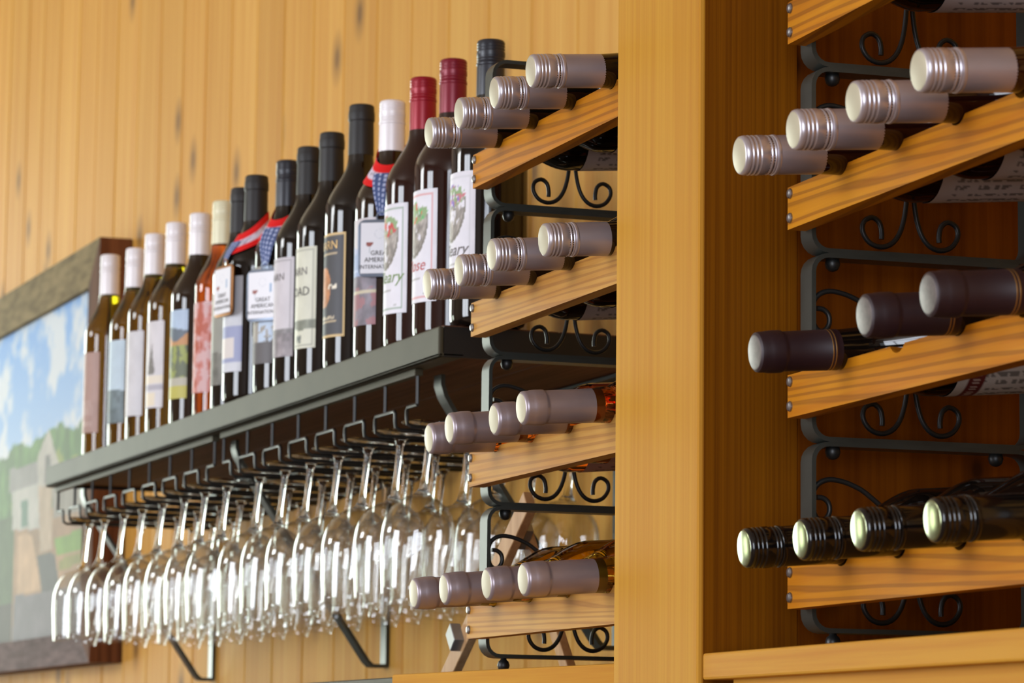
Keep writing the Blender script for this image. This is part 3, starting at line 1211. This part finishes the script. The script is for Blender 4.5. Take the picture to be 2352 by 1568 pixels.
def P_black(u, v):
    c = P_plain((62, 62, 68), None, None, 4)(u, v)
    bd = (.03, .012, .035, (214, 184, 128))
    w = bd[2]
    m = ((np.abs(u - .5) > .5 - w) | (np.abs(v - .5) > .5 - w * .5))
    c[m] = bd[3]
    m = ((u - .42) / .26) ** 2 + ((v - .48) / .21) ** 2 < 1
    m &= (np.abs(v - .48) < .19)
    c[m] = np.array((190, 128, 84), float) * (.8 + .4 * fbm(u[m] * 6, v[m] * 14, 4))[:, None]
    for z in (.80, .235, .155):
        c[(np.abs(v - z) < .005) & (u > .2) & (u < .82)] = (196, 176, 140)
    m = (np.abs(v - .195) < .014) & (u > .3) & (u < .78) & (fbm(u * 40, v * 40, 7, 2) > .42)
    c[m] = (198, 184, 158)
    m = (np.abs(v - .485) < .022) & (u > .60) & (u < .84) & (fbm(u * 26, v * 40, 9, 2) > .45)
    c[m] = (236, 228, 208)
    return c


def P_lake(u, v):
    c = P_plain((206, 200, 204), None, None, 4)(u, v)
    c[(v < .76 + .04 * np.sin(u * 9))] = (168, 176, 206)
    c[v < .68] = (150, 166, 200)
    c[(np.abs(v - .60) < .006) | (np.abs(v - .52) < .006)] = (190, 200, 220)
    m = v < .46
    c[m] = np.array((120, 112, 122), float) * (0.7 + 0.6 * fbm(u[m] * 8, v[m] * 12, 5))[:, None]
    m = (v < .36) & (fbm(u * 7, v * 9, 15) > .52)
    c[m] = (156, 110, 116)
    c[(np.abs(v - .31) < .012) & (u > .4)] = (196, 186, 160)
    return c


def P_barrel(rim, cols, seed):
    """white label: framed, with a rough grey heart-shaped sketch below a cluster of fruit and leaves"""
    def f(u, v):
        c = P_plain((226, 224, 232), None, None, 4, (.07, .045, .030, rim))(u, v)
        cx = .46
        sketch = ((u - cx) / .38) ** 2 + ((v - .76) / .36) ** 2 < 1
        sketch &= (v < .78)
        sh_ = fbm(u * 11, v * 14, seed)
        m = sketch & (sh_ > .36)
        c[m] = np.array((168, 160, 152), float) * (0.55 + 0.75 * fbm(u[m] * 16, v[m] * 18, seed + 4))[:, None]
        m = sketch & ((((u - cx) / .38) ** 2 + ((v - .76) / .36) ** 2) > .82)
        c[m] = (122, 116, 106)
        wr = (((u - cx - .02) / .34) ** 2 + ((v - .80) / .095) ** 2 < 1)
        n = fbm(u * 17, v * 22, seed + 9, 3)
        m = wr & (n > .40)
        c[m] = (138, 164, 116)
        for i, cc in enumerate(cols):
            n2 = fbm(u * 15 + i * 7.3, v * 20, seed + 20 + i, 2)
            m = wr & (n2 > .64)
            c[m] = cc
        c[(np.abs(v - .215) < .004) & (u > .25) & (u < .68)] = (170, 168, 166)
        m = (np.abs(v - .075) < .008) & (u > .66) & (u < .86) & (fbm(u * 50, v * 30, 3, 1) > .5)
        c[m] = (176, 176, 176)
        return c
    return f


YB = 1.23
#   cap pixel, y of the row, radius, height above shelf, capsule, glass, painter, label text
STAND = [
    ((254, 586), 1.232, .0365, 'white', 'olive_glass', P_plain((172, 140, 130), None, [(.22, .40, (188, 162, 154)), (.09, .14, (188, 162, 154))], 3),
     'white capped bottle with a plain mauve brown label, farthest left on the shelf'),
    ((313, 571), 1.232, .0365, 'white', 'olive_glass', P_plain((188, 206, 218), (.40, (104, 118, 122)), None, 5),
     'white capped bottle with pale blue label turning dark at its foot'),
    ((357, 538), 1.232, .0375, 'white', 'olive_glass', P_plain((208, 206, 210), None, None, 7),
     'white capped bottle with a blank pale grey label beside the tree label'),
    ((406, 512), 1.232, .0385, 'white', 'olive_glass', P_tree, 'white capped bottle with a grey fir tree and cream box on its label'),
    ((461, 491), 1.232, .0385, 'white', 'brown_glass', P_vine, 'white capped dark bottle with a yellow green vineyard landscape label'),
    ((514, 463), 1.240, .0375, 'cream', 'rose_glass', P_rose, 'orange rosé bottle with cream capsule and mottled pink label'),
    ((556, 433), 1.238, .0370, 'black', 'dark_glass', P_plain((150, 150, 140), (.35, (110, 108, 100)), None, 9),
     'black capped dark bottle mostly hidden beside the rosé bottle'),
    ((590, 404), 1.214, .0400, 'black', 'dark_glass', P_steel, 'black foil bottle with ribbon round its neck and blue grey label'),
    ((662, 370), 1.226, .0405, 'navyscrew', 'dark_glass', P_bubbles, 'black screw cap bottle with ribbon and bubbly blue and grey label'),
    ((711, 339), 1.230, .0415, 'black', 'dark_glass', P_etch, 'black foil bottle with a pale lilac grey label and grey sketch at its foot'),
    ((763, 306), 1.230, .0415, 'black', 'dark_glass', P_barn((214, 214, 196), (128, 132, 118)), 'black foil bottle with a framed cream label reading BARN ROAD'),
    ((831, 242), 1.230, .0420, 'black', 'dark_glass', P_black, 'tall black foil bottle with a gold framed black label'),
    ((902, 233), 1.230, .0420, 'whitescrew', 'brown_glass', P_lake, 'white screw cap bottle with ribbon and blue lake label'),
    ((973, 180), 1.230, .0420, 'redscrew', 'red_glass', P_barrel((150, 168, 152), [(196, 70, 70)], 3), 'bright red capped bottle with a green framed white label'),
    ((1042, 138), 1.230, .0425, 'winescrew', 'red_glass', P_barrel((214, 150, 150), [(214, 90, 60), (90, 180, 110)], 14), 'dark red capped bottle with a pink framed white label'),
    ((1128, 94), 1.230, .0420, 'navyscrew', 'dark_glass', P_barrel((206, 206, 212), [(140, 110, 190), (196, 110, 120)], 25), 'black screw cap bottle nearest the left rack with berry label'),
]
CAPS = {'white': 'white_cap', 'whitescrew': 'white_cap', 'cream': 'cream_cap', 'black': 'black_foil', 'navyscrew': 'navy_cap', 'redscrew': 'red_cap', 'winescrew': 'wine_cap'}
LETTERS = {
    9: [('BARN', .0135, .098, 'ink_pale', .003, 0)],
    10: [('BARN', .0145, .092, 'ink_pale', .003, 0), ('ROAD', .0160, .066, 'ink', .003, 0)],
    11: [('BARN', .0150, .1075, 'ink_gold', .0045, 0)],
    13: [('Cleary', .0200, .036, 'ink_green', .002, .35)],
    14: [('Rose', .0190, .036, 'ink_red', .0, .35)],
    15: [('Cleary', .0190, .036, 'ink_pale', .0, .35)],
}
STOOD = []
for i, (cp, yy, r, cap, glass, paint, lab) in enumerate(STAND):
    d = sight(*cp)
    p = d * (yy / d.y)
    h = p.z - ST
    root = thing('wine_bottle', lab, 'wine bottle', (p.x, yy, Z0 + ST), None, 'wine bottles standing on the shelf')
    STOOD.append((p.x, yy, r, h))
    link('bottle_body', body_mesh(h - .002, r, M[glass], 44), root)
    m = M[CAPS[cap]]
    Lc = .063 if cap != 'white' else .066
    if cap in ('black',):
        me = foil_cap(Lc, .0158, [m, m, m])
    else:
        me = screw_cap(Lc, .0158, [m, m, m], 40)
    link('capsule', me, root).location = (0, 0, h)
    half, cen = 48.0 * .0415 / r, 2.0
    z0, z1 = .040, .167
    lo = link('label', wrap_label(r, z0, z1, half, cen, paint), root)
    for (t, size, zz, mk, dx, sh_) in LETTERS.get(i, []):
        bf = on_bottle(r, z0, z1, half, cen)
        me = text_mesh(t, size, M[mk], sh_, lambda x, y, bf=bf, zz=zz, dx=dx: bf(x + dx, y + zz))
        link('lettering', me, lo)


# ------------------------------------------------------------------ award ribbons with medals on three bottles
def rounded_rect(w, h, r, n=5):
    P = []
    for cx, cy, a0 in ((w / 2 - r, h / 2 - r, 0), (-w / 2 + r, h / 2 - r, math.pi / 2), (-w / 2 + r, -h / 2 + r, math.pi), (w / 2 - r, -h / 2 + r, 1.5 * math.pi)):
        P += arc(cx, cy, r, a0, a0 + math.pi / 2, n)
    return P


def award(i, ang, rim, lab, ztag):
    """ang: direction of the medal's face from -Y towards +X, degrees"""
    x, y, r, h = STOOD[i]
    root = thing('award_medal', lab, 'medal', (x, y, Z0 + ST), None, 'award medals hung on bottles')
    n = Vector((math.sin(R(ang)), -math.cos(R(ang)), 0))
    t = Vector((math.cos(R(ang)), math.sin(R(ang)), 0))
    W, H_ = .056, .068
    off = r + .0045
    rot = Matrix((t, -n, Vector((0, 0, 1)))).transposed().to_quaternion()
    c = n * off + Vector((0, 0, ztag))
    mb = MB(); mb.prism(rounded_rect(W, H_, .009), -.0015, .0012, 'xz')
    o = mb.obj('medal', M[rim], root, 30, bevel=.0006)
    o.location = c
    o.rotation_mode = 'QUATERNION'
    o.rotation_quaternion = rot
    # printed face

    def pt(u, v):
        cc = flat((232, 232, 238))(u, v)
        m = ((u - .22) / .085) ** 2 + ((v - .60) / .07) ** 2 < 1
        cc[m & (v < .615)] = (150, 84, 76)
        cc[(np.abs(u - .22) < .010) & (v > .40) & (v < .53)] = (190, 196, 204)
        m = (np.abs(u - .76) < .035) & (v > .56) & (v < .74)
        cc[m] = (150, 176, 206)
        m = np.abs((((u - .47) / .12) ** 2 + ((v - .78) / .09) ** 2) - 1) < .12
        cc[m] = (214, 216, 224)
        return cc
    fw_, fh_ = W - .008, H_ - .008

    def pl(u, v):
        return (u - .5) * fw_, np.full(len(u), -.0026), (v - .5) * fh_
    fc = grid_mesh('printed_face', 40, 48, pl, pt, M['print'])
    # trim the corners of the face: pull corner points to the rounded outline
    link('printed_face', fc, o)
    for txt, size, zz, mk in (('GREAT', .0078, -.0085, 'ink'), ('AMERICAN', .0078, -.0165, 'ink'), ('INTERNATIONAL', .0066, -.0245, 'ink')):
        me = text_mesh(txt, size, M[mk], 0, lambda X, Y, zz=zz: (X, -.0030, Y + zz))
        link('lettering', me, o)
    # loop ring on top of the medal
    mb = MB()
    mb.tube([(.006 * math.cos(a), 0, .006 * math.sin(a)) for a in np.linspace(0, 2 * math.pi, 14, endpoint=False)], .0012, 6, closed=True)
    rg = mb.obj('ring', M[rim], root, 60)
    rg.location = c + Vector((0, 0, H_ / 2 + .003)) - n * .001
    rg.rotation_mode = 'QUATERNION'
    rg.rotation_quaternion = rot
    # ribbon: collar round the neck, dropping to the front where the blue tail begins
    prof = body_profile(h - .002, r)

    def rad(z):
        for (ra, za), (rb_, zb_) in zip(prof[4:-1], prof[5:]):
            if za <= z <= zb_:
                return ra + (rb_ - ra) * (z - za) / max(zb_ - za, 1e-6)
        return prof[-1][0]

    zn = h - .062
    zj = h - .096

    def stripes(v):
        return np.where((v < .33) | (v > .67), 0, 1)

    def collar_place(u, v):
        th = (u - .5) * 2 * math.pi          # 0 at the front
        wv = .5 + .5 * np.cos(th)
        zc = zn + (zj - zn) * wv ** 1.4
        z = zc + (v - .5) * .030
        rr = np.array([rad(q) for q in z]) + .0026
        a = th + R(ang)
        return rr * np.sin(a), -rr * np.cos(a), z

    def collar_paint(u, v):
        cc = flat((222, 4, 8))(u, v)
        m = np.abs(v - .46) < .17
        cc[m] = (214, 206, 224)
        m2 = m & (fbm(u * 60, v * 8, 4, 2) > .6)
        cc[m2] = (170, 160, 176)
        return cc
    link('ribbon', grid_mesh('ribbon', 72, 12, collar_place, collar_paint, M['cloth']), root)
    ztop = zj + .004
    zbot = ztag + H_ / 2 + .005

    def tail_place(u, v):
        z = zbot + (ztop - zbot) * v
        wd = .010 + (.030 - .010) * np.minimum(1, v * 1.25)
        rr = np.array([rad(q) for q in z]) + .0042
        sx = (u - .5) * wd
        a = sx / np.maximum(rr, .02) + R(ang)
        return rr * np.sin(a), -rr * np.cos(a), z

    def tail_paint(u, v):
        cc = flat((66, 84, 132))(u, v)
        m = (np.sin(u * 26) > .25) & (np.sin(v * 52 + np.floor(u * 4) * 1.6) > -.3)
        cc[m] = (176, 186, 220)
        return cc
    link('ribbon_tail', grid_mesh('ribbon_tail', 24, 40, tail_place, tail_paint, M['cloth']), root)['label'] = 'blue dotted ribbon tail'


award(7, 10, 'rim_gold', 'bronze rimmed square medal on a red white and blue ribbon', .148)
award(8, 36, 'rim_blue', 'silver blue rimmed square medal seen nearly full face, left of the lilac label', .128)
award(12, 58, 'rim_blue', 'silver blue rimmed square medal partly behind the green framed label', .129)

# ------------------------------------------------------------------ framed landscape painting on the wall
K = 1.39 / 1.418
PX0, PX1, PZ0, PZ1 = -7.25, -5.919 * 1.39 / 1.415, .180 * 1.39 / 1.415, .962 * 1.39 / 1.415
pa = thing('framed_painting', 'large barnwood framed landscape painting of a stone house on the wall', 'painting', (0, 0, Z0))
bw = .082
yf = 1.39
mb = MB(); mb.prism([(PX0, PZ1), (PX0 + bw, PZ1 - bw), (PX1 - bw, PZ1 - bw), (PX1, PZ1)], yf, YW - .0005)
mb.obj('frame_board', M['barn_top'], pa, smooth=0)
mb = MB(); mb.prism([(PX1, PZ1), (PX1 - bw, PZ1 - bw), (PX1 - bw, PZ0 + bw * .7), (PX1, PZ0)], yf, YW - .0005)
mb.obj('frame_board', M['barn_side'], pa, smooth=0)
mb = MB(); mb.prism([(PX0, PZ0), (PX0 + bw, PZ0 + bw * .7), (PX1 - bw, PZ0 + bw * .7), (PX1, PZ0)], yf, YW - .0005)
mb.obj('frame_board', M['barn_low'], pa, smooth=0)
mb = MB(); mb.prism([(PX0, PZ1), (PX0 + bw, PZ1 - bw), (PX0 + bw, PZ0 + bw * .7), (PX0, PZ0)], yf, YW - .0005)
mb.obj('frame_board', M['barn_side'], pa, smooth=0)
cx0, cx1, cz0, cz1 = PX0 + bw - .002, PX1 - bw + .002, PZ0 + bw * .7 - .002, PZ1 - bw + .002


def paint_scene(u, v):
    x = (cx0 + u * (cx1 - cx0)) / K
    z = (cz0 + v * (cz1 - cz0)) / K
    t = np.clip((z - .62) / .28, 0, 1)[:, None]
    c = np.array((170, 200, 240), float) * (1 - t) + np.array((110, 164, 236), float) * t
    n = fbm(x * 9 + 3, z * 13, 5, 5)
    w = np.clip((n - .47) / .14, 0, 1)[:, None] * .85
    c = c * (1 - w) + np.array((232, 232, 234), float) * w
    tx = [-7.4, -6.95, -6.765, -6.669, -6.555, -6.418, -6.256, -6.183, -6.051, -5.8]
    tz = [.60, .635, .620, .648, .628, .640, .648, .628, .640, .62]
    line = np.interp(x, tx, tz) + .016 * (fbm(x * 40, x * 0, 8) - .5)
    m = z < line
    c[m] = np.array((86, 120, 66), float) * (0.65 + .75 * fbm(x[m] * 24, z[m] * 24, 9))[:, None]
    m = (z < line - .05) & (fbm(x * 14, z * 14, 19) > .55)
    c[m] = (140, 152, 74)
    m = z < .49
    c[m] = np.array((164, 128, 96), float) * (0.75 + .5 * fbm(x[m] * 12, z[m] * 16, 11))[:, None]
    for poly, col in (
            ([(-6.9, .50), (-6.66, .50), (-6.66, .30), (-6.9, .30)], (76, 92, 56)),
            ([(-6.72, .595), (-6.458, .592), (-6.451, .542), (-6.72, .545)], (146, 142, 140)),
            ([(-6.695, .545), (-6.451, .545), (-6.425, .455), (-6.678, .468)], (186, 182, 176)),
            ([(-6.604, .522), (-6.541, .521), (-6.533, .466), (-6.597, .468)], (96, 126, 110)),
            ([(-6.458, .539), (-6.459, .603), (-6.372, .648), (-6.276, .574), (-6.33, .532)], (186, 178, 170)),
            ([(-6.451, .542), (-6.329, .532), (-6.313, .407), (-6.417, .406)], (184, 160, 136)),
            ([(-6.394, .544), (-6.395, .597), (-6.35, .597), (-6.343, .543)], (104, 100, 98)),
            ([(-6.33, .54), (-6.1, .53), (-6.05, .47), (-6.31, .47)], (150, 142, 132)),
            ([(-6.3, .43), (-6.033, .431), (-6.031, .395), (-6.268, .394)], (116, 150, 60)),
            ([(-6.25, .385), (-6.033, .39), (-6.031, .37), (-6.25, .362)], (140, 136, 70)),
            ([(-6.625, .452), (-6.499, .450), (-6.393, .335), (-6.617, .335)], (198, 160, 124)),
            ([(-6.445, .405), (-6.29, .400), (-6.231, .325), (-6.392, .328)], (88, 84, 84)),
            ([(-6.641, .333), (-6.273, .326), (-6.0, .335), (-6.0, .20), (-6.66, .20)], (118, 110, 116)),
            ([(-7.4, .30), (-6.66, .32), (-6.66, .20), (-7.4, .20)], (66, 54, 46))):
        m = inside(poly, x, z)
        c[m] = np.array(col, float) * (0.88 + .24 * fbm(x[m] * 30, z[m] * 30, 13))[:, None]
    return c * 0.86


def canvas_place(u, v):
    return cx0 + u * (cx1 - cx0), np.full(len(u), yf + .012), cz0 + v * (cz1 - cz0)


link('canvas', grid_mesh('canvas', 190, 130, canvas_place, paint_scene, M['canvas']), pa)

# ------------------------------------------------------------------ small wooden easel behind the left rack
ea = thing('wooden_easel', 'small pale wooden folding easel standing behind the left wine rack', 'easel', (0, 0, Z0))


def stick(p, q, w, t, mat, name):
    p, q = Vector(p), Vector(q)
    ax = (q - p).normalized()
    n = Vector((0, 1, 0))
    n = (n - ax * n.dot(ax)).normalized()
    sd = ax.cross(n)
    vs = []
    for e_ in (p, q):
        for a_, b_ in ((-1, -1), (1, -1), (1, 1), (-1, 1)):
            vs.append(e_ + sd * (a_ * w / 2) + n * (b_ * t / 2))
    mb = MB()
    mb.add(vs, [(0, 1, 2, 3), (7, 6, 5, 4), (0, 4, 5, 1), (1, 5, 6, 2), (2, 6, 7, 3), (3, 7, 4, 0)])
    return mb.obj(name, M[mat], ea, smooth=0, bevel=.001)


stick((-3.129, 1.200, .268), (-3.374, 1.200, .0905), .024, .010, 'easel', 'leg')
stick((-3.196, 1.222, .238), (-3.100, 1.235, .0905), .016, .010, 'easel', 'leg')
stick((-3.176, 1.211, .246), (-3.196, 1.211, .228), .016, .020, 'clamp', 'hinge')
stick((-3.314, 1.190, .142), (-3.328, 1.190, .130), .024, .012, 'clamp', 'clamp')
